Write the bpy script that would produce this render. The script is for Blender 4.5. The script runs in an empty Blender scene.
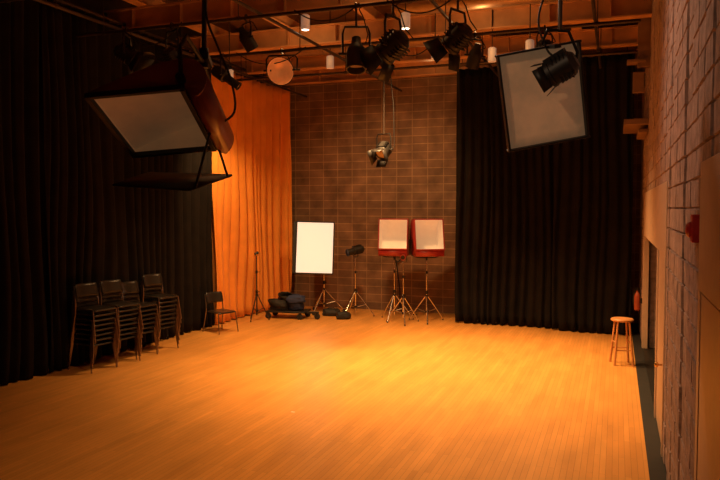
import bpy, bmesh, math, random
from mathutils import Vector, Matrix, noise
random.seed(7)
S = bpy.context.scene
COL = S.collection
S.view_settings.view_transform = 'Standard'
pi = math.pi

# ---------------------------------------------------------------- materials
def nmat(name, col, rough=0.6, metal=0.0, var=0.15, nscale=8.0, bump=0.0, bscale=60.0, emit=None, estr=0.0, sheen=0.0, spec=None):
    m = bpy.data.materials.new(name); m.use_nodes = True
    nt = m.node_tree; b = nt.nodes['Principled BSDF']
    tc = nt.nodes.new('ShaderNodeTexCoord')
    n = nt.nodes.new('ShaderNodeTexNoise'); n.inputs['Scale'].default_value = nscale; n.inputs['Detail'].default_value = 4
    nt.links.new(tc.outputs['Object'], n.inputs['Vector'])
    r = nt.nodes.new('ShaderNodeValToRGB')
    c = Vector(col)
    lo = c*(1-var); hi = c*(1+var)
    r.color_ramp.elements[0].position = .3; r.color_ramp.elements[1].position = .7
    r.color_ramp.elements[0].color = (*lo, 1); r.color_ramp.elements[1].color = (min(hi[0],1), min(hi[1],1), min(hi[2],1), 1)
    nt.links.new(n.outputs['Fac'], r.inputs['Fac']); nt.links.new(r.outputs['Color'], b.inputs['Base Color'])
    b.inputs['Roughness'].default_value = rough; b.inputs['Metallic'].default_value = metal
    if spec is not None: b.inputs['Specular IOR Level'].default_value = spec
    if sheen: b.inputs['Sheen Weight'].default_value = sheen
    if bump:
        n2 = nt.nodes.new('ShaderNodeTexNoise'); n2.inputs['Scale'].default_value = bscale
        nt.links.new(tc.outputs['Object'], n2.inputs['Vector'])
        bp = nt.nodes.new('ShaderNodeBump'); bp.inputs['Strength'].default_value = bump; bp.inputs['Distance'].default_value = .01
        nt.links.new(n2.outputs['Fac'], bp.inputs['Height']); nt.links.new(bp.outputs['Normal'], b.inputs['Normal'])
    if emit:
        b.inputs['Emission Color'].default_value = (*emit, 1); b.inputs['Emission Strength'].default_value = estr
    return m

def brickmat(name, axes, bw, rh, c1, c2, cm, mortar=.012, rough=.8, bumpd=.01, noise=.25, nsc=3.0, offs=.5, coarse=0.0, stretch=None):
    m = bpy.data.materials.new(name); m.use_nodes = True
    nt = m.node_tree; L = nt.links; b = nt.nodes['Principled BSDF']
    tc = nt.nodes.new('ShaderNodeTexCoord'); sp = nt.nodes.new('ShaderNodeSeparateXYZ'); cb = nt.nodes.new('ShaderNodeCombineXYZ')
    L.new(tc.outputs['Object'], sp.inputs[0])
    L.new(sp.outputs[axes[0]], cb.inputs[0]); L.new(sp.outputs[axes[1]], cb.inputs[1])
    br = nt.nodes.new('ShaderNodeTexBrick')
    br.inputs['Scale'].default_value = 1; br.inputs['Brick Width'].default_value = bw; br.inputs['Row Height'].default_value = rh
    br.inputs['Mortar Size'].default_value = mortar; br.inputs['Mortar Smooth'].default_value = .2
    br.inputs['Color1'].default_value = (*c1, 1); br.inputs['Color2'].default_value = (*c2, 1); br.inputs['Mortar'].default_value = (*cm, 1)
    br.offset = offs; br.inputs['Bias'].default_value = 0
    L.new(cb.outputs[0], br.inputs['Vector'])
    n = nt.nodes.new('ShaderNodeTexNoise'); n.inputs['Scale'].default_value = nsc; n.inputs['Detail'].default_value = 6
    if stretch:
        mp = nt.nodes.new('ShaderNodeMapping'); mp.inputs['Scale'].default_value = stretch
        L.new(tc.outputs['Object'], mp.inputs[0]); L.new(mp.outputs[0], n.inputs['Vector'])
    else:
        L.new(tc.outputs['Object'], n.inputs['Vector'])
    mr = nt.nodes.new('ShaderNodeMapRange'); mr.inputs['To Min'].default_value = 1-noise; mr.inputs['To Max'].default_value = 1+noise
    mr.inputs['From Min'].default_value = .25; mr.inputs['From Max'].default_value = .75
    L.new(n.outputs['Fac'], mr.inputs['Value'])
    mx = nt.nodes.new('ShaderNodeVectorMath'); mx.operation = 'SCALE'
    L.new(br.outputs['Color'], mx.inputs[0]); L.new(mr.outputs[0], mx.inputs['Scale'])
    L.new(mx.outputs[0], b.inputs['Base Color'])
    b.inputs['Roughness'].default_value = rough
    if coarse:
        n3 = nt.nodes.new('ShaderNodeTexNoise'); n3.inputs['Scale'].default_value = 45; n3.inputs['Detail'].default_value = 3
        L.new(tc.outputs['Object'], n3.inputs['Vector'])
        ad = nt.nodes.new('ShaderNodeMath'); ad.operation = 'MULTIPLY_ADD'; ad.inputs[1].default_value = -1
        ml = nt.nodes.new('ShaderNodeMath'); ml.operation = 'MULTIPLY'; ml.inputs[1].default_value = coarse
        L.new(n3.outputs['Fac'], ml.inputs[0]); L.new(br.outputs['Fac'], ad.inputs[0]); L.new(ml.outputs[0], ad.inputs[2])
        h = ad.outputs[0]; inv = False
    else:
        h = br.outputs['Fac']; inv = True
    bp = nt.nodes.new('ShaderNodeBump'); bp.inputs['Distance'].default_value = bumpd; bp.inputs['Strength'].default_value = .8; bp.invert = inv
    L.new(h, bp.inputs['Height']); L.new(bp.outputs['Normal'], b.inputs['Normal'])
    return m

M_floor = brickmat('maple_floor', (1, 0), 1.1, .06, (.76, .36, .09), (.67, .305, .072), (.40, .17, .04), mortar=.0016, rough=.38, bumpd=.0006, noise=.15, nsc=1.2, stretch=(3, .8, 1))
M_wallB = brickmat('block_wall_back', (0, 2), .4, .2, (.215, .12, .07), (.165, .092, .055), (.35, .215, .12), mortar=.010, bumpd=.004, coarse=.8, offs=0, noise=.4)
M_wallR = nmat('block_wall_side', (.36, .255, .22), .9, var=.3, nscale=9, bump=.8, bscale=40, spec=.2)
M_ceil = nmat('ceiling_deck', (.16, .08, .04), .9)
M_beam = nmat('beam_paint', (.58, .30, .13), .6, var=.25, nscale=2)
M_blackvelvet = nmat('black_velvet', (.010, .0075, .0065), .95, var=.3, nscale=3, spec=.18)
M_orange = nmat('orange_drape', (.86, .31, .04), .8, sheen=.1, var=.10, nscale=2, bump=.2, bscale=300)
M_black = nmat('black_paint', (.012, .010, .009), .5)
M_blackm = nmat('black_metal', (.03, .026, .024), .35, metal=.6)
M_pipe = nmat('pipe_steel', (.07, .048, .036), .5, metal=.6)
M_chrome = nmat('chrome', (.80, .74, .66), .22, metal=1.0, var=.05)
M_red = nmat('red_enamel', (.33, .03, .025), .35)
M_brown = nmat('brown_enamel', (.30, .065, .028), .28, var=.1)
M_liner = nmat('white_liner_glow', (.90, .83, .74), .6, var=.03, emit=(1, .72, .45), estr=.09)  # weak emission brightens these unlit liners; they are no light source
M_liner2 = nmat('matte_liner_glow', (.78, .60, .40), .6, var=.14, nscale=4, emit=(1, .56, .25), estr=.035)  # faint warm emission stands in for floor bounce inside the unlit housing
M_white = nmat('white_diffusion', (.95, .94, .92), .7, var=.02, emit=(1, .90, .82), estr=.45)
M_beige = nmat('beige_paint', (.52, .36, .25), .5, var=.06)
M_steel = nmat('brown_painted_steel', (.24, .14, .08), .6, var=.1)
M_brass = nmat('brass', (.75, .48, .20), .25, metal=1.0)
M_lens = nmat('fresnel_lens', (.75, .55, .40), .12, var=.1, bump=.1, bscale=30)
M_scoop = nmat('scoop_reflector_glow', (.80, .36, .15), .4, metal=.5, var=.1, emit=(1, .38, .09), estr=.12)  # lamp is off; low emission imitates light caught by the reflector
M_lit = nmat('lit_lamp', (1, .9, .8), .4, emit=(1, .80, .55), estr=6.0)
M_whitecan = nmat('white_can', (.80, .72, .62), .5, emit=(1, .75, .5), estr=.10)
M_wood = nmat('stool_wood', (.55, .24, .08), .45, var=.2, nscale=12)
M_plastic = nmat('chair_plastic', (.02, .016, .014), .35)
M_chairf = nmat('chair_frame_metal', (.30, .22, .17), .28, metal=.9)
M_alarm = nmat('alarm_red', (.5, .03, .02), .4)
M_blue = nmat('blue_cloth', (.02, .03, .09), .8)
M_rubber = nmat('rubber', (.015, .013, .012), .7)
M_tape = nmat('white_tape', (.8, .75, .7), .7)
M_duct = nmat('duct_sheet', (.34, .21, .12), .45, metal=.5)

# ---------------------------------------------------------------- mesh builder
class B:
    def __init__(s): s.bm = bmesh.new()
    def box(s, c, size, M=None):
        T = Matrix.Translation(Vector(c)) @ Matrix.Diagonal((size[0], size[1], size[2], 1))
        if M is not None: T = M @ T
        bmesh.ops.create_cube(s.bm, size=1, matrix=T); return s
    def cyl(s, p, q, r, seg=10, r2=None):
        p = Vector(p); q = Vector(q); d = q-p
        T = Matrix.Translation((p+q)/2) @ d.to_track_quat('Z', 'Y').to_matrix().to_4x4()
        bmesh.ops.create_cone(s.bm, cap_ends=True, segments=seg, radius1=r, radius2=r if r2 is None else r2, depth=d.length, matrix=T); return s
    def tube(s, pts, r, seg=8, closed=False):
        pts = [Vector(p) for p in pts]; n = len(pts); rings = []
        up = None
        for i, p in enumerate(pts):
            if closed: t = pts[(i+1) % n]-pts[i-1]
            else: t = (pts[min(i+1, n-1)]-pts[max(i-1, 0)])
            t.normalize()
            if up is None:
                up = Vector((0, 0, 1)) if abs(t.z) < .9 else Vector((1, 0, 0))
            a = t.cross(up).normalized(); up = a.cross(t).normalized()
            rings.append([s.bm.verts.new(p + r*(math.cos(2*pi*k/seg)*a + math.sin(2*pi*k/seg)*up)) for k in range(seg)])
        m = n if closed else n-1
        for i in range(m):
            A = rings[i]; C = rings[(i+1) % n]
            for k in range(seg):
                s.bm.faces.new((A[k], A[(k+1) % seg], C[(k+1) % seg], C[k]))
        if not closed:
            s.bm.faces.new(rings[0][::-1]); s.bm.faces.new(rings[-1])
        return s
    def lathe(s, prof, M=None, seg=24):
        rings = []
        for r, z in prof:
            if r < 1e-5:
                v = Vector((0, 0, z)); rings.append([s.bm.verts.new(M @ v if M is not None else v)])
            else:
                ring = []
                for k in range(seg):
                    v = Vector((r*math.cos(2*pi*k/seg), r*math.sin(2*pi*k/seg), z))
                    ring.append(s.bm.verts.new(M @ v if M is not None else v))
                rings.append(ring)
        for A, C in zip(rings, rings[1:]):
            for k in range(seg):
                k2 = (k+1) % seg
                if len(A) == 1 and len(C) == 1: continue
                if len(A) == 1: s.bm.faces.new((A[0], C[k2], C[k]))
                elif len(C) == 1: s.bm.faces.new((A[k], A[k2], C[0]))
                else: s.bm.faces.new((A[k], A[k2], C[k2], C[k]))
        return s
    def strip(s, prof, y0, y1):
        a = [s.bm.verts.new((x, y0, z)) for x, z in prof]; b = [s.bm.verts.new((x, y1, z)) for x, z in prof]
        for i in range(len(prof)-1): s.bm.faces.new((a[i], a[i+1], b[i+1], b[i]))
        return s
    def cap(s, prof, y):
        s.bm.faces.new([s.bm.verts.new((x, y, z)) for x, z in prof]); return s
    def quad(s, pts):
        s.bm.faces.new([s.bm.verts.new(Vector(p)) for p in pts]); return s
    def done(s, name, mat, parent=None, loc=None, M=None, bevel=0, solid=0, smooth=True, merge=False, fixn=True):
        if merge: bmesh.ops.remove_doubles(s.bm, verts=s.bm.verts, dist=1e-5)
        if fixn: bmesh.ops.recalc_face_normals(s.bm, faces=s.bm.faces)
        me = bpy.data.meshes.new(name); s.bm.to_mesh(me); s.bm.free()
        me.materials.append(mat)
        if smooth:
            for p in me.polygons: p.use_smooth = True
            me.set_sharp_from_angle(angle=math.radians(38))
        o = bpy.data.objects.new(name, me); COL.objects.link(o)
        if parent: o.parent = parent
        if loc is not None: o.location = loc
        if M is not None: o.matrix_world = M
        if solid:
            md = o.modifiers.new('t', 'SOLIDIFY'); md.thickness = solid
        if bevel:
            md = o.modifiers.new('b', 'BEVEL'); md.width = bevel; md.segments = 2; md.limit_method = 'ANGLE'
        return o

def empty(name, label, cat, M=None, loc=None, group=None):
    e = bpy.data.objects.new(name, None); COL.objects.link(e); e.empty_display_size = .1
    if M is not None: e.matrix_world = M
    if loc is not None: e.location = loc
    tag(e, label, cat, group); return e
def tag(o, label, cat, group=None):
    o['label'] = label; o['category'] = cat
    if group: o['group'] = group
def struct(o): o['kind'] = 'structure'; return o
def frame(o, x, z):
    x = Vector(x).normalized(); z = Vector(z); z = (z - z.dot(x)*x).normalized(); y = z.cross(x)
    return Matrix(((x[0], y[0], z[0], o[0]), (x[1], y[1], z[1], o[1]), (x[2], y[2], z[2], o[2]), (0, 0, 0, 1)))

# ---------------------------------------------------------------- room shell
XL, XR, YB, YF, ZC = -8.75, .5, 16.9, -2.0, 6.6
struct(B().box(((XL+.34)/2, (YB+YF)/2, -.05), (.34-XL, YB-YF, .1)).done('floor', M_floor, smooth=False))
struct(B().box(((XL+XR)/2-.05, YB+.1, ZC/2), (XR-XL+.5, .2, ZC)).done('wall_back', M_wallB, smooth=False))
struct(B().box((XL-.1, (YB+YF)/2, ZC/2), (.2, YB-YF, ZC)).done('wall_left', nmat('dark_wall', (.05, .035, .03), .9), smooth=False))
struct(B().box(((XL+XR)/2, YF-.1, ZC/2), (XR-XL+.4, .2, ZC)).done('wall_front', nmat('dark_wall_front', (.06, .04, .03), .9), smooth=False))
struct(B().box(((XL+XR)/2+.3, (YB+YF)/2, ZC+.05), (XR-XL+1.6, YB-YF+.4, .1)).done('ceiling', M_ceil, smooth=False))
w = B()
def seg(y0, y1, z0, z1): w.box((XR+.118, (y0+y1)/2, (z0+z1)/2), (.2, y1-y0, z1-z0))
seg(YF, 3.3, 0, 2.87); seg(4.75, 7.85, 0, 2.87); seg(14.0, YB, 0, 2.87); seg(YF, YB, 2.87, ZC)
rw = random.Random(11)
coljit = {}
def block(y0, y1, z0, z1):
    key = round(y0, 2)
    if key not in coljit: coljit[key] = rw.uniform(-.010, .006)
    x = XR + coljit[key] + rw.uniform(-.004, .004); g = .007; c = .014; xb = XR+.03
    fr = [(y0+g+c, z0+g+c*.3), (y1-g-c, z0+g+c*.3), (y1-g-c, z1-g-c*.3), (y0+g+c, z1-g-c*.3)]
    bk = [(y0+g, z0+g*.4), (y1-g, z0+g*.4), (y1-g, z1-g*.4), (y0+g, z1-g*.4)]
    F = [w.bm.verts.new((x+rw.uniform(-.003, .003), a, b)) for a, b in fr]; K = [w.bm.verts.new((xb, a, b)) for a, b in bk]
    w.bm.faces.new(F)
    for i in range(4): w.bm.faces.new((F[i], F[(i+1) % 4], K[(i+1) % 4], K[i]))
y = YF
while y < YB-.05:
    y1 = min(y+.4, YB)
    for j in range(33):
        z0 = j*.2; z1 = z0+.2
        if z0 < 2.8 and (3.3-.39 < y < 4.74 or 7.85-.39 < y < 13.99):
            lo, hi = y, y1
            if y < 3.3: hi = 3.3
            elif y1 > 4.75 and y < 4.75: lo = 4.75
            elif y < 7.85 and y > 5: hi = 7.85
            elif y1 > 14.0: lo = 14.0
            else: continue
            if hi-lo > .06: block(lo, hi, z0, z1)
        else: block(y, y1, z0, z1)
    y += .4
struct(w.done('wall_right', M_wallR, smooth=False, fixn=True))
a = B(); a.box((1.3, 11.65, 1.05), (.1, 4.9, 2.1)); a.box((1.0, 14.1, 1.05), (.6, .1, 2.1)); a.box((1.0, 9.25, 1.05), (.6, .06, 2.1)); a.box((.95, 11.65, 2.13), (.7, 4.9, .06)); a.box((.9, 11.65, -.03), (.9, 4.9, .05))
struct(a.done('wall_alcove', M_black, smooth=False))
struct(B().box((.42, (YB+YF)/2, -.02), (.16, YB-YF, .05)).done('baseboard_right', M_rubber, smooth=False))
t = B(); t.box((.52, 10.92, 2.49), (.08, 6.2, .78)); t.box((.53, 7.9, 1.05), (.10, .1, 2.1)); t.box((.53, 9.34, 1.05), (.10, .1, 2.1)); t.box((.53, 13.95, 1.05), (.10, .1, 2.1))
struct(t.done('trim_1', M_beige, bevel=.005))
d1 = struct(B().box((.53, 8.62, 1.05), (.06, 1.34, 2.08)).done('door_1', M_beige, bevel=.004))
k = B(); k.lathe([(0, 0), (.03, 0), (.03, .008), (.011, .012), (.011, .05), (.028, .06), (.032, .075), (.022, .09), (0, .092)], Matrix.Translation((.5, 8.06, .93)) @ Matrix.Rotation(-pi/2, 4, 'Y'), 18)
k.done('door_knob', M_brass, parent=d1)
B().box((.497, 8.06, .90), (.006, .08, .26)).done('door_plate', M_brass, parent=d1)
t = B(); t.box((.53, 4.0, 2.49), (.10, 1.5, .78)); t.box((.53, 4.69, 1.05), (.10, .12, 2.1)); t.box((.53, 3.36, 1.05), (.10, .12, 2.1))
struct(t.done('trim_2', M_beige, bevel=.005))
d2 = struct(B().box((.515, 4.0, 1.05), (.06, 1.24, 2.08)).done('door_2', M_beige, bevel=.004))
k = B(); k.lathe([(0, 0), (.03, 0), (.03, .008), (.011, .012), (.011, .05), (.028, .06), (.032, .075), (.022, .09), (0, .092)], Matrix.Translation((.485, 3.5, .95)) @ Matrix.Rotation(-pi/2, 4, 'Y'), 18)
k.done('door_knob', M_brass, parent=d2)

n = 3
for Y in (3.4, 6.0, 8.3, 10.55, 12.75, 14.9, 16.6):
    b = B(); z = 5.98
    b.box(((XL+XR)/2, Y, z-.17), (XR-XL, .2, .025)); b.box(((XL+XR)/2, Y, z+.17), (XR-XL, .2, .025)); b.box(((XL+XR)/2, Y, z), (XR-XL, .02, .33))
    for i in range(9): b.box((XL+.6+i, Y, z), (.02, .18, .33))
    struct(b.done('trim_%d' % n, M_beam, smooth=False)); n += 1
for X in (-7.9, -6.2, -4.4, -2.6, -.8):
    b = B(); b.box((X, (YB+YF)/2, 6.27), (.12, YB-YF, .2)); b.box((X, (YB+YF)/2, 6.17), (.2, YB-YF, .02))
    struct(b.done('trim_%d' % n, M_beam, smooth=False)); n += 1
b = B(); b.box((.3, 13.9, 4.1), (.4, 1.6, .1)); b.box((.42, 13.9, 3.95), (.16, 1.4, .06)); struct(b.done('trim_%d' % n, M_steel, bevel=.01)); n += 1
b = B(); b.box((.32, 13.0, 4.75), (.18, .12, .35)); b.box((.4, 13.0, 5.5), (.2, .14, 1.0)); b.box((.28, 13.0, 5.1), (.3, .3, .05)); struct(b.done('trim_%d' % n, M_steel, bevel=.01)); n += 1

for (X0, X1, Y, z, r) in ((-8.4, -3.2, 14.1, 6.12, .2), (-3.6, .3, 11.7, 6.1, .2)):
    b = B(); b.cyl((X0, Y, z), (X1, Y, z), r, 28)
    for i in range(int((X1-X0)/1.2)+1): b.cyl((X0+i*1.2, Y, z), (X0+i*1.2+.03, Y, z), r+.015, 28)
    o = b.done('air_duct', M_duct); tag(o, 'round sheet-metal air duct running under the ceiling joists', 'duct', 'ceiling air ducts')

PZ = 5.42
def pipe(p, q, hang):
    p = Vector(p); q = Vector(q)
    o = B().cyl(p, q, .026, 14).done('lighting_pipe', M_pipe); tag(o, 'dark steel pipe of the overhead lighting grid', 'pipe', 'overhead lighting grid')
    for f in hang:
        c = p.lerp(q, f); b = B(); b.cyl(c, (c.x, c.y, ZC), .008, 8); b.cyl(c-(q-p).normalized()*.03, c+(q-p).normalized()*.03, .034, 12)
        b.done('hanger_rod', M_pipe, parent=o)
for Y in (4.18, 5.75, 7.4, 9.3, 11.46, 13.7):
    pipe((-8.5, Y, PZ), (.3, Y, PZ), (.08, .36, .66, .93))
for X in (-7.55, -5.0, -2.45, -.35):
    pipe((X, 1, PZ+.055), (X, 16.6, PZ+.055), (.15, .45, .8))

# ---------------------------------------------------------------- curtains
def curtain(name, path, z0, z1, mat, label, wav=.24, amp=.075, seed=1, cat='curtain', group=None):
    rnd = random.Random(seed)
    path = [Vector((p[0], p[1], 0)) for p in path]
    seglen = [(b-a).length for a, b in zip(path, path[1:])]; L = sum(seglen)
    def at(s):
        for i, l in enumerate(seglen):
            if s <= l or i == len(seglen)-1: return path[i].lerp(path[i+1], min(1, s/l)), (path[i+1]-path[i]).normalized()
            s -= l
    nu = int(L/wav*12); nz = 26
    nf = int(L/wav)+3; fw = [rnd.uniform(.6, 1.5) for _ in range(nf)]; fa = [rnd.uniform(.45, 1.35) for _ in range(nf)]
    cum = [0]
    for x in fw: cum.append(cum[-1]+x)
    tot = cum[nf-2]
    def phase(s):
        v = s/L*tot
        for i in range(nf):
            if v < cum[i+1]:
                f = (v-cum[i])/fw[i]; return i+f, fa[i]*(1-f)+fa[min(i+1, nf-1)]*f
        return nf, 1
    bm = bmesh.new(); rows = []
    for j in range(nz+1):
        v = j/nz; z = z0+(z1-z0)*v; row = []
        for i in range(nu+1):
            s = i/nu*L; p, t = at(s); nrm = Vector((t.y, -t.x, 0)); f, A = phase(min(L, max(0, s + .04*math.sin(z*1.1+s*1.6))))
            k = 1.0 - .35*v
            d = amp*A*k*(math.sin(2*pi*f)+.28*math.sin(4*pi*f+1.3+z*.25)) + .03*math.sin(z*1.7+s*3.1)*(1-v)
            row.append(bm.verts.new((p.x+nrm.x*d, p.y+nrm.y*d, z + (.012*math.sin(f*3) if j == 0 else 0))))
        rows.append(row)
    for j in range(nz):
        for i in range(nu): bm.faces.new((rows[j][i], rows[j][i+1], rows[j+1][i+1], rows[j+1][i]))
    me = bpy.data.meshes.new(name); bm.to_mesh(me); bm.free(); me.materials.append(mat)
    for p in me.polygons: p.use_smooth = True
    o = bpy.data.objects.new(name, me); COL.objects.link(o)
    md = o.modifiers.new('t', 'SOLIDIFY'); md.thickness = .006
    tag(o, label, cat, group); return o
curtain('curtain', [(-8.38, 2.0), (-8.38, 8.6)], .02, 5.85, M_blackvelvet, 'black velour studio curtain hanging in deep folds beside the stacked chairs', seed=3, group='black drapes')
curtain('curtain', [(-8.36, 8.55), (-8.34, 13.35)], .02, 5.85, M_blackvelvet, 'black velour studio curtain hanging in deep folds behind the stacked chairs', seed=4, group='black drapes')
curtain('curtain', [(-8.36, 13.35), (-8.34, 15.9), (-8.22, 16.3), (-7.98, 16.6)], .03, 5.7, M_orange, 'golden orange drape gathered in the corner against the block wall', wav=.28, amp=.15, seed=5)
curtain('curtain', [(-3.40, 15.6), (-1.2, 15.5)], .02, 5.7, M_blackvelvet, 'black velour curtain hanging in front of the block wall', seed=6, wav=.2, group='black drapes')
curtain('curtain', [(-1.25, 15.35), (.30, 15.15)], .02, 5.7, M_blackvelvet, 'black velour curtain reaching the side wall near the stool', seed=8, wav=.2, group='black drapes')
for p, q in (((-8.37, 2, 5.9), (-8.37, 16.2, 5.9)), ((-3.5, 15.5, 5.76), (.4, 15.3, 5.76))):
    p = Vector(p); q = Vector(q); b = B(); b.cyl(p, q, .03, 8)
    for i in range(8): c = p.lerp(q, (i+.5)/8); b.cyl(c, (c.x, c.y, ZC), .008, 6)
    o = b.done('curtain_track', M_pipe); tag(o, 'dark steel track carrying the drapes', 'curtain track')

# ---------------------------------------------------------------- chairs
def build_chair():
    e = empty('stacking_chair', '', 'chair')
    sz = .45
    b = B(); N = 8; g = []
    for j in range(N+1):
        r = []
        for i in range(N+1):
            x = -.22+.44*i/N; y = -.22+.43*j/N
            z = sz-.012*math.cos((i/N-.5)*pi)*math.cos((j/N-.5)*pi)-(.02*(1-j/N)**4)
            cx = 1-.12*(j/N)
            r.append(b.bm.verts.new((x*cx, y, z)))
        g.append(r)
    for j in range(N):
        for i in range(N): b.bm.faces.new((g[j][i], g[j][i+1], g[j+1][i+1], g[j+1][i]))
    b.done('seat', M_plastic, parent=e, solid=.022)
    b = B(); g = []
    for j in range(6):
        r = []
        for i in range(9):
            x = -.215+.43*i/8; z = .60+.22*j/5; y = .235+.06*(j/5)-.05*(abs(i-4)/4)**2
            if j in (0, 5): x *= .94
            r.append(b.bm.verts.new((x, y, z)))
        g.append(r)
    for j in range(5):
        for i in range(8): b.bm.faces.new((g[j][i], g[j][i+1], g[j+1][i+1], g[j+1][i]))
    b.done('backrest', M_plastic, parent=e, solid=.012)
    for sx in (-1, 1):
        B().tube([(sx*.25, -.25, 0), (sx*.235, -.215, .25), (sx*.225, -.195, .42), (sx*.215, -.16, .436), (sx*.21, 0, .434), (sx*.21, .17, .434)], .012, 8).done('leg', M_chairf, parent=e)
        B().tube([(sx*.25, .29, 0), (sx*.235, .245, .25), (sx*.225, .21, .44), (sx*.22, .215, .55), (sx*.21, .245, .68), (sx*.2, .275, .79)], .012, 8).done('leg', M_chairf, parent=e)
    b = B(); b.cyl((-.21, .17, .428), (.21, .17, .428), .009, 8); b.done('crossbar', M_chairf, parent=e)
    b = B(); b.cyl((-.21, -.15, .428), (.21, -.15, .428), .009, 8); b.done('crossbar', M_chairf, parent=e)
    return e
proto = build_chair()
kids = list(proto.children)
first = [True]
def place_chair(loc, rz, label, group=None):
    if first[0]:
        e = proto; first[0] = False
    else:
        e = proto.copy(); COL.objects.link(e)
        for c in kids:
            k = c.copy(); k.parent = e; COL.objects.link(k)
    e.location = loc; e.rotation_euler = (0, 0, rz); e['label'] = label; e['category'] = 'chair'
    if group: e['group'] = group
    elif 'group' in e: del e['group']
    return e
place_chair((-7.78, 12.75, 0), math.radians(70), 'single black plastic chair with metal legs beside the drapes')
for sx, sy, rz, nn in ((-7.92, 9.08, 82, 8), (-7.88, 9.62, 80, 8), (-7.92, 10.16, 84, 7), (-7.90, 10.76, 78, 8)):
    rz = math.radians(rz); fx = Vector((math.sin(rz), -math.cos(rz), 0))
    for i in range(nn):
        place_chair((sx+fx.x*.012*i+random.uniform(-.006, .006), sy+fx.y*.012*i, .080*i), rz+random.uniform(-.03, .03), 'black plastic stacking chair with metal legs in a tall stack', 'stacked chairs by the black curtain')

# ---------------------------------------------------------------- stool
e = empty('wooden_stool', 'tall round-topped wooden stool standing by the side wall', 'stool', loc=(.12, 12.4, 0))
B().lathe([(0, .72), (.16, .72), (.18, .73), (.183, .75), (.17, .765), (0, .765)], seg=28).done('seat', M_wood, parent=e)
for i in range(4):
    a = pi/4+i*pi/2+.25; B().cyl((.21*math.cos(a), .21*math.sin(a), 0), (.13*math.cos(a), .13*math.sin(a), .73), .02, 10, .017).done('leg', M_wood, parent=e)
for i in range(4):
    a = pi/4+i*pi/2+.25; a2 = a+pi/2; z = .25+.12*(i % 2); r = .21-.08*z/.73
    B().cyl((r*math.cos(a), r*math.sin(a), z), (r*math.cos(a2), r*math.sin(a2), z), .011, 8).done('rung', M_wood, parent=e)

# ---------------------------------------------------------------- stands
def stand(loc, h, rz=0, spread=.48, label='chrome light stand with folding tripod legs', leg=M_chrome, cast=False, name='light_stand'):
    e = empty(name, label, 'light stand', loc=loc); e.rotation_euler = (0, 0, rz)
    b = B(); b.cyl((0, 0, .12), (0, 0, h*.45), .020, 12); b.cyl((0, 0, h*.45), (0, 0, h*.75), .016, 12); b.cyl((0, 0, h*.75), (0, 0, h), .012, 12)
    b.done('pole', leg, parent=e)
    for z0, z1, rr in ((h*.42, h*.47, .03), (h*.73, h*.77, .025), (.56, .62, .032), (.2, .25, .032)):
        b = B(); b.cyl((0, 0, z0), (0, 0, z1), rr, 12); b.cyl((.01, 0, (z0+z1)/2), (.065, 0, (z0+z1)/2), .008, 8); b.done('locking_collar', M_blackm, parent=e)
    for i in range(3):
        a = i*2*pi/3; c, s = math.cos(a), math.sin(a)
        b = B(); b.tube([(.02*c, .02*s, .59), (.5*spread*c, .5*spread*s, .33), (spread*c, spread*s, .03 if not cast else .07)], .012, 8)
        b.cyl((.02*c, .02*s, .22), (.58*spread*c, .58*spread*s, .285), .007, 8); b.done('leg', leg, parent=e)
        if cast:
            T = Matrix.Translation((spread*c, spread*s, .045)) @ Matrix.Rotation(pi/2, 4, 'X')
            B().lathe([(0, -.014), (.045, -.014), (.045, .014), (0, .014)], T, 18).done('caster', M_rubber, parent=e)
        else: B().lathe([(0, 0), (.016, 0), (.013, .035), (0, .04)], Matrix.Translation((spread*c, spread*s, 0)), 10).done('foot', M_rubber, parent=e)
    return e

stand((-6.80, 15.98, 0), 1.7, .4, .5, 'rolling chrome stand holding the white light panel', cast=True)
P = Matrix.Rotation(math.radians(20), 4, 'Z') @ Matrix.Rotation(math.radians(-9), 4, 'X') @ Matrix.Rotation(math.radians(1.5), 4, 'Y')
P.translation = Vector((-6.88, 15.6, 1.64))
e = empty('diffusion_panel', 'white rectangular diffusion light panel in black frame on rolling stand', 'light panel', M=P)
b = B(); b.box((0, 0, .63), (.93, .06, .03)); b.box((0, 0, -.63), (.93, .06, .03)); b.box((-.455, 0, 0), (.03, .06, 1.26)); b.box((.455, 0, 0), (.03, .06, 1.26)); b.done('frame', M_black, parent=e, bevel=.004)
B().box((0, -.01, 0), (.88, .012, 1.23)).done('diffusion_sheet', M_white, parent=e)
b = B()
b.quad([(-.46, .03, .64), (-.46, .03, -.64), (-.2, .3, -.3), (-.2, .3, .3)]); b.quad([(.46, .03, .64), (.46, .03, -.64), (.2, .3, -.3), (.2, .3, .3)])
b.quad([(-.46, .03, .64), (.46, .03, .64), (.2, .3, .3), (-.2, .3, .3)]); b.quad([(-.46, .03, -.64), (.46, .03, -.64), (.2, .3, -.3), (-.2, .3, -.3)]); b.quad([(-.2, .3, .3), (.2, .3, .3), (.2, .3, -.3), (-.2, .3, -.3)])
b.done('housing', M_black, parent=e, merge=True, solid=.01)
B().box((-.50, .01, 0), (.06, .05, 1.25)).done('side_flap', M_black, parent=e)

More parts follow.
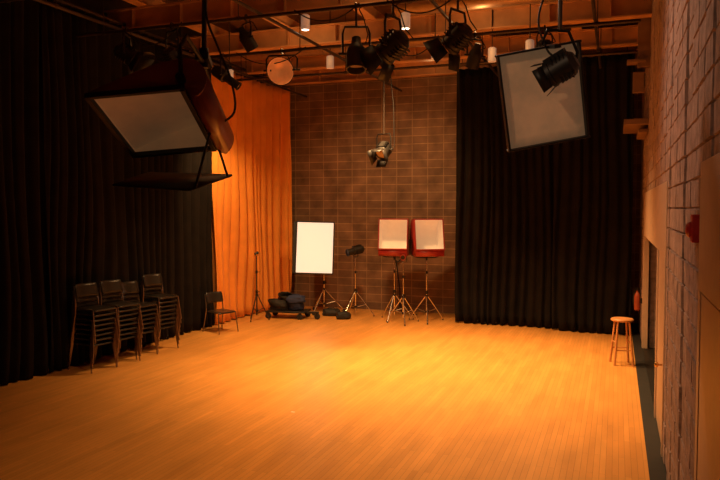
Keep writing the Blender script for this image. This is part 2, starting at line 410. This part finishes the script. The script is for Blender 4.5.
# ---------------------------------------------------------------- spot fixtures
def rotaim(d):
    d = Vector(d).normalized(); return d.to_track_quat('Z', 'Y').to_matrix().to_4x4()
def fresnel(top, drop, aim, s=1.0, label='black theatre spotlight with barn doors hanging from the lighting grid', doors=True, body=M_black, lens=M_lens, name='fresnel_spotlight', kind='fresnel', clampm=True, doorang=35, group=None):
    e = empty(name, label, 'spotlight', loc=top, group=group)
    aim = Vector(aim).normalized(); az = math.atan2(aim.y, aim.x)
    C = Vector((0, 0, -drop)); R = Matrix.Translation(C) @ rotaim(aim)
    side = Vector((-math.sin(az), math.cos(az), 0)); W = .15*s
    if kind == 'fresnel': prof = [(0, -.17), (.07, -.165), (.1, -.13), (.115, -.12), (.115, .10), (.125, .105), (.125, .135), (.105, .135)]
    elif kind == 'par': prof = [(0, -.2), (.05, -.2), (.06, -.12), (.1, -.06), (.11, 0), (.11, .2), (.098, .2)]
    elif kind == 'scoop': prof = [(0, -.2), (.05, -.2), (.06, -.12), (.13, -.08), (.19, -.01), (.215, .08), (.222, .10), (.212, .10)]
    else: prof = [(0, -.2), (.07, -.2), (.1, -.15), (.1, .02), (.07, .04), (.065, .3), (.075, .31), (.075, .33), (.06, .33)]
    prof = [(r*s, z*s) for r, z in prof]
    if kind == 'scoop': W = .245*s
    inner = {'fresnel': [(.108, .12), (.08, .135), (.04, .148), (0, .152)], 'par': [(.1, .12), (.06, .09), (0, .08)], 'scoop': [(.212, .095), (.185, .0), (.13, -.06), (.06, -.1), (0, -.11)], 'profile': [(.062, .3), (.03, .31), (0, .313)]}[kind]
    b = B(); b.lathe(prof, R, 26)
    if kind == 'fresnel':
        for i in range(5): b.box((0, 0, (-.09+.035*i)*s), (.2*s, .245*s, .01*s), R)
        b.box((0, .1*s, -.02*s), (.1*s, .06*s, .18*s), R)
    b.done('housing', body, parent=e, fixn=True)
    B().lathe([(r*s, z*s) for r, z in inner], R, 26).done('lens' if kind != 'scoop' else 'reflector', lens, parent=e)
    H = Vector((0, 0, -.08))
    if drop > .5: H = Vector((0, 0, -drop+.30*s))
    hd = (C-H).length
    pts = [C+side*W, C+side*W*1.02+Vector((0, 0, hd*.75)), C+side*W*.85+Vector((0, 0, hd)), C-side*W*.85+Vector((0, 0, hd)), C-side*W*1.02+Vector((0, 0, hd*.75)), C-side*W]
    b = B(); b.tube(pts, .012*s+.002, 6); b.cyl(C+side*W*.7, C+side*(W+.05*s), .016*s, 10); b.cyl(C-side*W*.7, C-side*(W+.05*s), .016*s, 10); b.done('yoke', M_blackm, parent=e)
    if drop > .5: B().cyl((0, 0, -.02), H, .016, 10).done('drop_pipe', M_pipe, parent=e)
    b = B(); b.tube([(0, -.035, -.045), (0, -.042, .0), (0, -.03, .035), (0, 0, .045), (0, .03, .035), (0, .042, .01)], .011, 6); b.cyl((0, -.035, -.04), (0, .03, -.04), .012, 8); b.cyl((0, 0, -.09), (0, 0, -.03), .01, 8); b.done('clamp', M_blackm, parent=e)
    q = C + (rotaim(aim).to_3x3() @ Vector((0, 0, -.15*s)))
    B().tube([q, q+Vector((.03, .02, -.06)), q+Vector((.12, .05, -.02))*1.0, Vector((.16, .04, -drop*.6)), Vector((.10, .03, -drop*.25)), Vector((.03, .035, -.03)), Vector((.12, 0, .0))], .009, 6).done('power_cord', M_rubber, parent=e)
    if doors:
        for i in range(4):
            b = B(); T = R @ Matrix.Rotation(i*pi/2, 4, 'Z') @ Matrix.Translation((0, .12*s, .14*s)) @ Matrix.Rotation(-math.radians(doorang+8*((i*7) % 3)), 4, 'X')
            w0, w1, hh = .11*s, (.16 if i % 2 else .1)*s, .17*s
            vs = [Vector((-w0, 0, 0)), Vector((w0, 0, 0)), Vector((w1, 0, hh)), Vector((-w1, 0, hh))]
            b.quad([T @ v for v in vs]); b.done('barn_door', body, parent=e, solid=.004)
    return e
fresnel((-3.76, 11.46, PZ), 1.82, (-.15, -.8, -.6), .9, 'black spotlight with small barn doors hanging low on a drop pipe', doorang=12)
fresnel((-5.69, 11.46, PZ), .34, (.15, -.8, -.30), 1.15, 'round scoop light with unlit orange reflector given a faint glow on the grid', doors=False, kind='scoop', lens=M_scoop, body=M_blackm, name='scoop_light')
fresnel((-3.46, 9.3, PZ), .66, (.1, -.3, -.95), 1.25, 'black boxy floodlight hanging from the lighting grid', doors=False, kind='par', name='par_light')
fresnel((-2.92, 9.3, PZ), .60, (-.8, .2, -.55), 1.35, 'large black spotlight tilted downward on the lighting grid', doors=True, doorang=15)
fresnel((-2.02, 9.3, PZ), .56, (-.75, .3, -.6), 1.2, 'black spotlight with wide barn doors on the lighting grid', doorang=35)
fresnel((-7.35, 9.3, PZ), .38, (.8, .3, -.6), 1.15, 'black spotlight hanging near the dark drapes')
fresnel((-6.5, 9.3, PZ), .5, (.2, .6, -.8), 1.0, 'small black spotlight hanging near the dark drapes', doors=True)
fresnel((-6.9, 11.46, PZ), .36, (.7, .2, -.5), 1.1, 'black profile spotlight aimed along the grid', doors=False, kind='profile', name='profile_spotlight')
fresnel((-5.2, 9.3, PZ), .30, (.3, .5, -.8), .9, 'small black par can on the lighting grid', doors=False, kind='par', name='par_light')
fresnel((-2.2, 11.46, PZ), .34, (-.3, .3, -.8), 1.0, 'black par can on the lighting grid', doors=False, kind='par', name='par_light')
fresnel((-1.1, 11.46, PZ), .34, (.3, -.3, -.8), 1.0, 'black spotlight over the curtain end of the room')

for (x, y, z, lit) in ((-5.43, 13.1, 5.52, 0), (-2.13, 12.7, 5.34, 0), (-3.17, 10.75, 5.55, 1), (-1.46, 12.6, 5.40, 1), (-3.15, 12.6, 5.45, 0), (-4.9, 10.75, 5.68, 1), (-7.2, 12.2, 5.2, 1)):
    e = empty('ceiling_downlight', 'small white cylindrical downlight hanging from the ceiling' + (', switched on' if lit else ''), 'ceiling light', loc=(x, y, z))
    B().lathe([(.06, -.12), (.075, -.12), (.075, .11), (.05, .13), (0, .13)], seg=22).done('can', M_whitecan, parent=e)
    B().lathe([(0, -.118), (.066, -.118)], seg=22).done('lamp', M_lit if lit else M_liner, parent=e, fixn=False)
    B().cyl((0, 0, .12), (0, 0, ZC-z), .01, 8).done('stem', M_pipe, parent=e)

# ---------------------------------------------------------------- big hanging softlight
O = Vector((-2.98, 3.42, 3.267)); MA = frame(O, (.934, .346, .09), (-.2, .298, .931)); inv = MA.inverted()
e = empty('hanging_softlight', 'large brown studio softlight with curved back hanging from a drop pipe', 'studio light', M=MA)
arc = [(.56+.15*math.cos(math.radians(a)), .055+.15*math.sin(math.radians(a))) for a in range(92, -61, -12)]
outer = [(0, 0), (0, .03), (.2, .11), (.4, .18)] + arc + [(.60, -.05), (.57, 0)]
L = .80
B().strip(outer, 0, L).done('housing', M_brown, parent=e, solid=.004, merge=True)
for y in (-.004, L+.004): B().cap(outer, y).done('end_plate', M_brown, parent=e, solid=.006)
lin = [(.012, .004), (.012, .022), (.2, .098), (.4, .167), (.52, .19), (.62, .17), (.685, .09), (.685, .02), (.64, -.03), (.59, -.03), (.575, .0)]
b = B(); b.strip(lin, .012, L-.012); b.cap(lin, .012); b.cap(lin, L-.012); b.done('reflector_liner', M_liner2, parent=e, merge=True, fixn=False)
b = B(); b.box((-.008, L/2, -.005), (.03, L+.05, .035)); b.box((.565, L/2, -.012), (.03, L+.05, .04)); b.box((.28, -.018, -.005), (.6, .03, .035)); b.box((.28, L+.018, -.005), (.6, .03, .035)); b.done('gel_frame', M_black, parent=e, bevel=.003)
b = B(); b.tube([(.56, -.035, .05), (.56, -.045, .26), (.58, .02, .38), (.6, L/2, .42), (.58, L-.02, .38), (.56, L+.045, .26), (.56, L+.035, .05)], .014, 8); b.cyl((.56, -.06, .05), (.56, 0, .05), .028, 12); b.cyl((.56, L, .05), (.56, L+.06, .05), .028, 12); b.done('yoke', M_blackm, parent=e)
wt = MA @ Vector((.6, L/2, .42)); tp = Vector((wt.x, 4.18, PZ))
b = B(); b.cyl(inv @ wt, inv @ (tp), .017, 12); b.done('drop_pipe', M_pipe, parent=e)
B().cyl(inv @ (tp+Vector((-.05, 0, 0))), inv @ (tp+Vector((.05, 0, 0))), .045, 12).done('clamp', M_blackm, parent=e)
b = B(); b.cyl(inv @ (wt+Vector((0, 0, -.03))), inv @ (wt+Vector((0, 0, .1))), .03, 12); b.box((.6, L/2, .44), (.09, .12, .05)); b.done('swivel', M_blackm, parent=e)
wc = [wt+Vector((.02, 0, 1.5)), wt+Vector((.04, .0, .8)), wt+Vector((.03, -.02, .35)), wt+Vector((.10, .02, .1)), wt+Vector((.18, .05, -.12)), wt+Vector((.20, .05, -.33)), wt+Vector((.08, .0, -.42))]
def smoothpts(ps, n=6):
    out = []
    for i in range(len(ps)-1):
        p0 = ps[max(i-1, 0)]; p1 = ps[i]; p2 = ps[i+1]; p3 = ps[min(i+2, len(ps)-1)]
        for k in range(n):
            t = k/n; out.append(.5*((2*p1)+(p2-p0)*t+(2*p0-5*p1+4*p2-p3)*t*t+(3*p1-p0-3*p2+p3)*t**3))
    out.append(ps[-1]); return out
B().tube([inv @ p for p in smoothpts(wc)], .008, 6).done('power_cord', M_rubber, parent=e)
fl = [Vector((-3.385, 4.10, 2.773)), Vector((-3.45, 4.61, 2.885)), Vector((-2.63, 4.48, 2.847)), Vector((-2.63, 3.94, 2.725))]
B().quad([inv @ p for p in fl]).done('barn_door', M_black, parent=e, solid=.014)
for yy, k in ((.50, 3), (L-.05, 2)):
    B().cyl((.61, yy, -.04), inv @ fl[k].lerp(fl[5-k], .12), .009, 8).done('barn_door_arm', M_blackm, parent=e)

# ---------------------------------------------------------------- right reflector softlight
r = Vector((.939, .3436, 0)); zz = Vector((0, 0, 1)); c11, s11 = math.cos(math.radians(10.5)), math.sin(math.radians(10.5))
MB = frame(Vector((-.56, 5.70, 3.475)), r*c11+zz*s11, -r*s11+zz*c11+Vector((.05, -.22, 0))); inv = MB.inverted()
e = empty('reflector_softlight', 'rectangular bounce softlight with black lamp head hanging from the grid', 'studio light', M=MB)
w_, h_ = .315, .37
b = B(); b.box((0, -.02, h_), (2*w_+.03, .07, .016)); b.box((0, -.02, -h_), (2*w_+.03, .07, .016)); b.box((-w_, -.02, 0), (.016, .07, 2*h_)); b.box((w_, -.02, 0), (.016, .07, 2*h_)); b.done('frame', M_black, parent=e, bevel=.003)
b = B(); N = 8
g = [[b.bm.verts.new((-w_+2*w_*i/N, .0+.03*(1-((i/N-.5)*2)**2)*(1-((j/N-.5)*2)**2), -h_+2*h_*j/N)) for i in range(N+1)] for j in range(N+1)]
for j in range(N):
    for i in range(N): b.bm.faces.new((g[j][i], g[j][i+1], g[j+1][i+1], g[j+1][i]))
b.done('reflector_sheet', nmat('silver_beige_sheet_glow', (.78, .53, .32), .5, var=.22, nscale=5, emit=(1, .56, .27), estr=.08), parent=e, solid=.006)  # warm glow put into the unlit sheet to brighten it
R = Matrix.Translation((.10, -.17, .20)) @ rotaim((-.75, .35, -.35)) @ Matrix.Diagonal((.85, .85, .85, 1))
b = B(); b.lathe([(0, -.17), (.07, -.165), (.1, -.13), (.115, -.12), (.115, .06), (.125, .065), (.125, .1), (.105, .1)], R, 24); b.box((0, .1, -.02), (.12, .08, .2), R)
for i in range(4): b.box((0, 0, (-.09+.035*i)), (.2, .245, .01), R)
b.done('lamp_housing', M_black, parent=e)
B().lathe([(.105, .09), (.06, .11), (0, .118)], R, 24).done('lens', M_lens, parent=e)
for i in range(4):
    T = R @ Matrix.Rotation(i*pi/2, 4, 'Z') @ Matrix.Translation((0, .12, .1)) @ Matrix.Rotation(-math.radians(20), 4, 'X')
    b = B(); b.quad([T @ Vector(v) for v in ((-.1, 0, 0), (.1, 0, 0), (.11, 0, .09), (-.11, 0, .09))]); b.done('barn_door', M_black, parent=e, solid=.004)
b = B(); b.tube([(.2, -.17, .12), (.25, -.17, .3), (.2, -.17, .46), (.05, -.15, .5), (0, -.13, .4)], .013, 8); b.box((.1, -.09, .37), (.05, .22, .03)); b.done('yoke', M_blackm, parent=e)
wt = MB @ Vector((.14, -.16, .48)); tp = Vector((wt.x, wt.y, PZ))
B().cyl(inv @ wt, inv @ tp, .016, 12).done('drop_pipe', M_pipe, parent=e)
B().box((0, 0, 0), (.1, .5, .06), inv @ Matrix.Translation((wt.x, (tp.y+5.75)/2, PZ))).done('clamp', M_blackm, parent=e)
wc = [wt+Vector((.02, 0, 1.8)), wt+Vector((-.04, .0, .9)), wt+Vector((-.08, -.02, .4)), wt+Vector((-.16, .02, .1)), wt+Vector((-.1, .05, -.12)), wt+Vector((-.03, .0, -.2))]
B().tube([inv @ p for p in smoothpts(wc)], .008, 6).done('power_cord', M_rubber, parent=e)

# ---------------------------------------------------------------- floor softlights
def floorsoft(loc, h, yaw, label):
    stand(loc, h-.42, .3+yaw, .45, 'chrome light stand holding a red softlight')
    M = Matrix.Translation((loc[0], loc[1]-.02, h)) @ Matrix.Rotation(yaw, 4, 'Z') @ Matrix.Rotation(pi/2, 4, 'Z')
    e = empty('softlight', label, 'studio light', M=M, group='red softlights on stands')
    out = [(-.16, .42), (.08, .42), (.2, .32), (.26, .12), (.28, -.1), (.24, -.32), (.14, -.42), (-.26, -.42), (-.30, -.39), (-.30, -.26)]
    Lh = .33
    B().strip(out, -Lh, Lh).done('housing', M_red, parent=e, solid=.006, merge=True)
    for y in (-Lh, Lh): B().cap(out, y).done('side_plate', M_red, parent=e, solid=.006)
    lin = [(-.155, .405), (.075, .405), (.19, .30), (.245, .12), (.26, -.1), (.2, -.26), (-.295, -.26)]
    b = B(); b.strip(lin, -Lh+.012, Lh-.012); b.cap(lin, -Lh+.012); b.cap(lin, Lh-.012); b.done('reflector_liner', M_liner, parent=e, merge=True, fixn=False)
    b = B(); b.box((-.17, 0, .42), (.03, 2*Lh+.02, .025)); b.box((-.31, 0, -.26), (.03, 2*Lh+.02, .03))
    for sy in (-Lh, Lh): b.cyl((-.17, sy, .42), (-.31, sy, -.26), .013, 8)
    b.done('front_frame', M_red, parent=e, bevel=.003)
    b = B(); b.tube([(.0, -Lh-.03, -.05), (0, -Lh-.035, -.40), (0, -.2, -.46), (0, .2, -.46), (0, Lh+.035, -.40), (0, Lh+.03, -.05)], .013, 8); b.cyl((0, 0, -.52), (0, 0, -.44), .022, 12); b.done('yoke', M_blackm, parent=e)
    return e
floorsoft((-4.82, 15.5, 0), 1.93, math.radians(10), 'red studio softlight with white interior on a chrome stand')
floorsoft((-4.06, 15.55, 0), 1.93, math.radians(30), 'red studio softlight with white interior on a chrome stand, turned slightly')
stand((-4.50, 15.15, 0), 1.40, .9, .42, 'chrome light stand between the red softlights')
e = empty('small_lamp_head', 'small dark lamp head on the middle chrome stand', 'studio light', loc=(-4.50, 15.15, 1.40))
b = B(); b.lathe([(0, -.1), (.05, -.1), (.06, -.05), (.065, .08), (.05, .08)], Matrix.Translation((0, 0, .1)) @ rotaim((.1, -1, -.1)), 18); b.done('housing', M_red, parent=e)
b = B(); b.tube([(-.07, 0, .1), (-.08, 0, .0), (0, 0, -.02), (.08, 0, 0), (.07, 0, .1)], .007, 6); b.done('yoke', M_blackm, parent=e)
B().lathe([(0, .07), (.05, .075)], Matrix.Translation((0, 0, .1)) @ rotaim((.1, -1, -.1)), 18).done('lens', M_blackm, parent=e, fixn=False)

stand((-5.88, 15.75, 0), 1.42, .2, .45, 'chrome light stand holding a black spotlight')
e = empty('spotlight', 'black spotlight with snoot on a chrome stand before the block wall', 'studio light', loc=(-5.88, 15.75, 1.42))
R = Matrix.Translation((0, 0, .16)) @ rotaim((-.7, -.8, -.22))
b = B(); b.lathe([(0, -.22), (.06, -.22), (.1, -.17), (.1, .05), (.08, .07), (.08, .20), (.09, .21), (.09, .23), (.07, .23)], R, 22); b.box((0, .09, -.05), (.1, .06, .2), R); b.done('housing', M_black, parent=e)
B().lathe([(.072, .21), (0, .222)], R, 22).done('lens', M_blackm, parent=e)
b = B(); b.tube([(-.09, .07, .16), (-.095, .08, .04), (0, 0, .0), (.095, -.08, .04), (.09, -.07, .16)], .011, 8); b.done('yoke', M_blackm, parent=e)

stand((-7.80, 14.35, 0), 1.5, .5, .28, 'slim tarnished stand before the orange drape', leg=M_pipe)
e = empty('small_lamp_head', 'small dark lamp head on a slim stand before the orange drape', 'studio light', loc=(-7.80, 14.35, 1.5))
b = B(); b.lathe([(0, -.05), (.025, -.05), (.03, -.02), (.035, .04), (.025, .04)], Matrix.Translation((0, 0, .06)) @ rotaim((.3, .5, .3)), 16); b.done('housing', M_black, parent=e)
b = B(); b.tube([(-.04, 0, .06), (-.04, 0, .0), (.04, 0, 0), (.04, 0, .06)], .006, 6); b.done('yoke', M_blackm, parent=e)

# ---------------------------------------------------------------- dolly with cables
e = empty('camera_dolly', 'low black wheeled dolly loaded with cables', 'dolly', loc=(-7.28, 14.95, 0)); e.rotation_euler = (0, 0, .12)
b = B(); b.box((0, 0, .17), (.95, .55, .04)); b.box((.58, -.1, .16), (.4, .06, .05)); b.done('deck', M_black, parent=e, bevel=.008)
for x, y in ((-.42, -.24), (-.42, .24), (.36, -.24), (.4, .24), (.74, -.10)):
    T = Matrix.Translation((x, y, .07)) @ Matrix.Rotation(pi/2, 4, 'X')
    b = B(); b.lathe([(0, -.02), (.05, -.02), (.07, -.012), (.07, .012), (.05, .02), (0, .02)], T, 22); b.done('wheel', M_rubber, parent=e)
    b = B(); b.box((x, y, .14), (.05, .06, .05)); b.box((x, y+.028, .1), (.03, .006, .09)); b.box((x, y-.028, .1), (.03, .006, .09)); b.done('fork', M_blackm, parent=e)
def coil(loc, R, n, mat, label, tilt=(0, 0, 0)):
    pts = []
    rnd = random.Random(n*3+int(R*100))
    for i in range(n*18+1):
        a = 2*pi*i/18; rr = R*(1+.14*math.sin(i*.37)+rnd.uniform(-.03, .03)); pts.append(Vector((rr*math.cos(a), rr*math.sin(a)*.85, .014+.024*(i/18)*.8+rnd.uniform(0, .008))))
    o = B().tube(pts, .015, 6).done('cable_coil', mat); o.location = loc; o.rotation_euler = tilt; tag(o, label, 'cable', 'cables on the dolly')
coil((-7.5, 14.9, .2), .24, 11, M_rubber, 'coiled black power cable heaped on the dolly')
coil((-7.10, 14.95, .2), .18, 9, M_blue, 'coiled dark blue power cable heaped on the dolly')
coil((-7.36, 14.95, .42), .18, 7, M_rubber, 'coiled black power cable on top of the heap', (.25, .15, 0))
def bag(loc, sc, mat, label, rz=0, name='equipment_bag'):
    b = B(); bmesh.ops.create_icosphere(b.bm, subdivisions=4, radius=1)
    for v in b.bm.verts:
        p = v.co.copy(); k = 1+.2*noise.noise(p*2.2+Vector(loc)); q = Vector((math.copysign(abs(p.x)**.7, p.x), math.copysign(abs(p.y)**.7, p.y), math.copysign(abs(p.z)**.75, p.z)))*k
        v.co = Vector((q.x*sc[0], q.y*sc[1], max(q.z, -.75)*sc[2]+.75*sc[2]))
    b.tube([(-sc[0]*.5, 0, sc[2]*1.45), (-sc[0]*.3, 0, sc[2]*1.95), (sc[0]*.3, 0, sc[2]*1.95), (sc[0]*.5, 0, sc[2]*1.45)], .01, 6)
    o = b.done(name, mat); o.location = loc; o.rotation_euler = (0, 0, rz); tag(o, label, 'bag'); return o
bag((-7.06, 14.9, .38), (.22, .18, .10), M_blue, 'slumped dark blue equipment bag resting on the cable heap', .3)
bag((-5.98, 15.2, 0), (.17, .11, .1), M_rubber, 'black sandbag lying by the light stand feet', .5, 'sandbag')
bag((-6.45, 15.6, 0), (.22, .14, .1), M_rubber, 'black sandbag lying by the rolling stand', .1, 'sandbag')
pts = [Vector((-5.35, 16.86, 1.9)), Vector((-5.3, 16.84, 1.5)), Vector((-5.15, 16.84, 1.25)), Vector((-5.0, 16.84, 1.5)), Vector((-5.02, 16.84, 1.9)), Vector((-5.2, 16.84, 2.0)), Vector((-5.3, 16.84, 1.8)), Vector((-5.2, 16.84, 1.3)), Vector((-5.1, 16.84, .6)), Vector((-5.0, 16.7, .02)), Vector((-4.5, 16.3, .02))]
o = B().tube(smoothpts(pts), .016, 6).done('wall_cable', M_rubber); tag(o, 'black cable looped on a hook on the block wall', 'cable')
for (x0, x1, y, sag) in ((-3.7, -2.8, 11.46, .3), (-3.0, -2.0, 9.3, .22), (-4.4, -3.4, 9.3, .2), (-2.6, -1.2, 5.75, .35), (-7.4, -6.3, 9.3, .3), (-6.6, -5.2, 11.46, .25)):
    pts = [Vector((x0+(x1-x0)*i/14, y-.03, PZ+.03-sag*(1-((i/7)-1)**2))) for i in range(15)]
    o = B().tube(pts, .01, 6).done('slack_cable', M_rubber); tag(o, 'black power cable drooping between lighting pipes', 'cable', 'drooping grid cables')

# ---------------------------------------------------------------- wall items
e = empty('fire_alarm', 'red fire alarm sounder mounted on the block wall', 'fire alarm', loc=(.5, 4.98, 2.47))
B().box((-.02, 0, 0), (.05, .12, .18)).done('base', M_alarm, parent=e, bevel=.006)
B().lathe([(.05, 0), (.05, .02), (.035, .035), (0, .04)], Matrix.Translation((-.04, 0, -.01)) @ Matrix.Rotation(-pi/2, 4, 'Y'), 20).done('horn', M_alarm, parent=e)
e = empty('fire_extinguisher', 'red fire extinguisher on a bracket beside the stool', 'fire extinguisher', loc=(.40, 14.3, .66))
B().lathe([(0, 0), (.05, 0), (.056, .02), (.056, .26), (.04, .32), (.02, .34), (.02, .37), (0, .37)], seg=22).done('cylinder', nmat('faded_red', (.35, .06, .02), .5), parent=e)
b = B(); b.box((-.01, 0, .39), (.08, .03, .02)); b.box((-.03, 0, .42), (.1, .02, .012)); b.cyl((0, 0, .36), (0, 0, .42), .015, 10); b.done('valve', M_blackm, parent=e)
B().tube([(0, 0, .38), (-.05, .05, .35), (-.065, .06, .25), (-.065, .05, .1)], .01, 8).done('hose', M_rubber, parent=e)
B().box((.075, 0, .18), (.06, .06, .1)).done('bracket', M_blackm, parent=e)
o = B().box((-3.84, 8.0, .001), (.05, .03, .002)).done('tape_mark', M_tape, smooth=False); tag(o, 'small white tape mark stuck on the wooden floor', 'tape')

# ---------------------------------------------------------------- lights
def spot(loc, tgt, power, ang, col=(1, .54, .205), size=.15, blend=1.0):
    l = bpy.data.lights.new('lamp', 'SPOT'); l.energy = power; l.spot_size = math.radians(ang); l.spot_blend = blend; l.color = col; l.shadow_soft_size = size
    o = bpy.data.objects.new('lamp', l); COL.objects.link(o); o.location = loc
    o.rotation_euler = (Vector(tgt)-Vector(loc)).to_track_quat('-Z', 'Y').to_euler()
spot((-3.17, 10.75, 5.3), (-2.8, 11.2, 0), 2200, 102, size=.3)
spot((-1.46, 12.6, 5.2), (-1.7, 11.8, 0), 1200, 102, size=.3)
spot((-4.9, 10.75, 5.35), (-5.4, 11.6, 0), 1100, 102, size=.3)
spot((-2.6, 6.0, 5.3), (-2.6, 8.0, 0), 620, 115)
spot((-7.2, 12.2, 5.0), (-8.4, 14.3, 1.0), 460, 85, size=.06, col=(1, .58, .22))
spot((-4.6, 12.8, 5.2), (-5.2, 16.8, 1.8), 520, 92)  # unseen spot added to brighten the stand softlights by the back wall
spot((-2.0, 7.6, 5.2), (.5, 6.8, 3.2), 170, 130, col=(1, .64, .42))
spot((-2.4, 2.0, 5.2), (-.5, 5.7, 3.4), 120, 60, col=(1, .62, .36))  # unseen spot added to brighten the hanging reflector sheet
def beam_fill(loc, power, col=(1, .5, .18), size=.1):
    l = bpy.data.lights.new('lamp', 'POINT'); l.energy = power; l.color = col; l.shadow_soft_size = size
    o = bpy.data.objects.new('lamp', l); COL.objects.link(o); o.location = loc
beam_fill((-5.6, 11.9, 5.62), 14); beam_fill((-2.2, 11.9, 5.62), 14); beam_fill((-4.0, 15.6, 5.6), 8); beam_fill((-3.5, 9.7, 5.7), 8)  # unseen lights added at grid level to lift the ceiling beams
W_ = bpy.data.worlds.new('w'); S.world = W_; W_.use_nodes = True
W_.node_tree.nodes['Background'].inputs[0].default_value = (.05, .03, .02, 1); W_.node_tree.nodes['Background'].inputs[1].default_value = .2

cam = bpy.data.cameras.new('cam'); co = bpy.data.objects.new('cam', cam); COL.objects.link(co); S.camera = co
co.location = (0, 0, 2.6); co.rotation_euler = (math.radians(90-2.6), 0, math.radians(20.1)); cam.lens = 35; cam.sensor_width = 36; cam.clip_start = .05
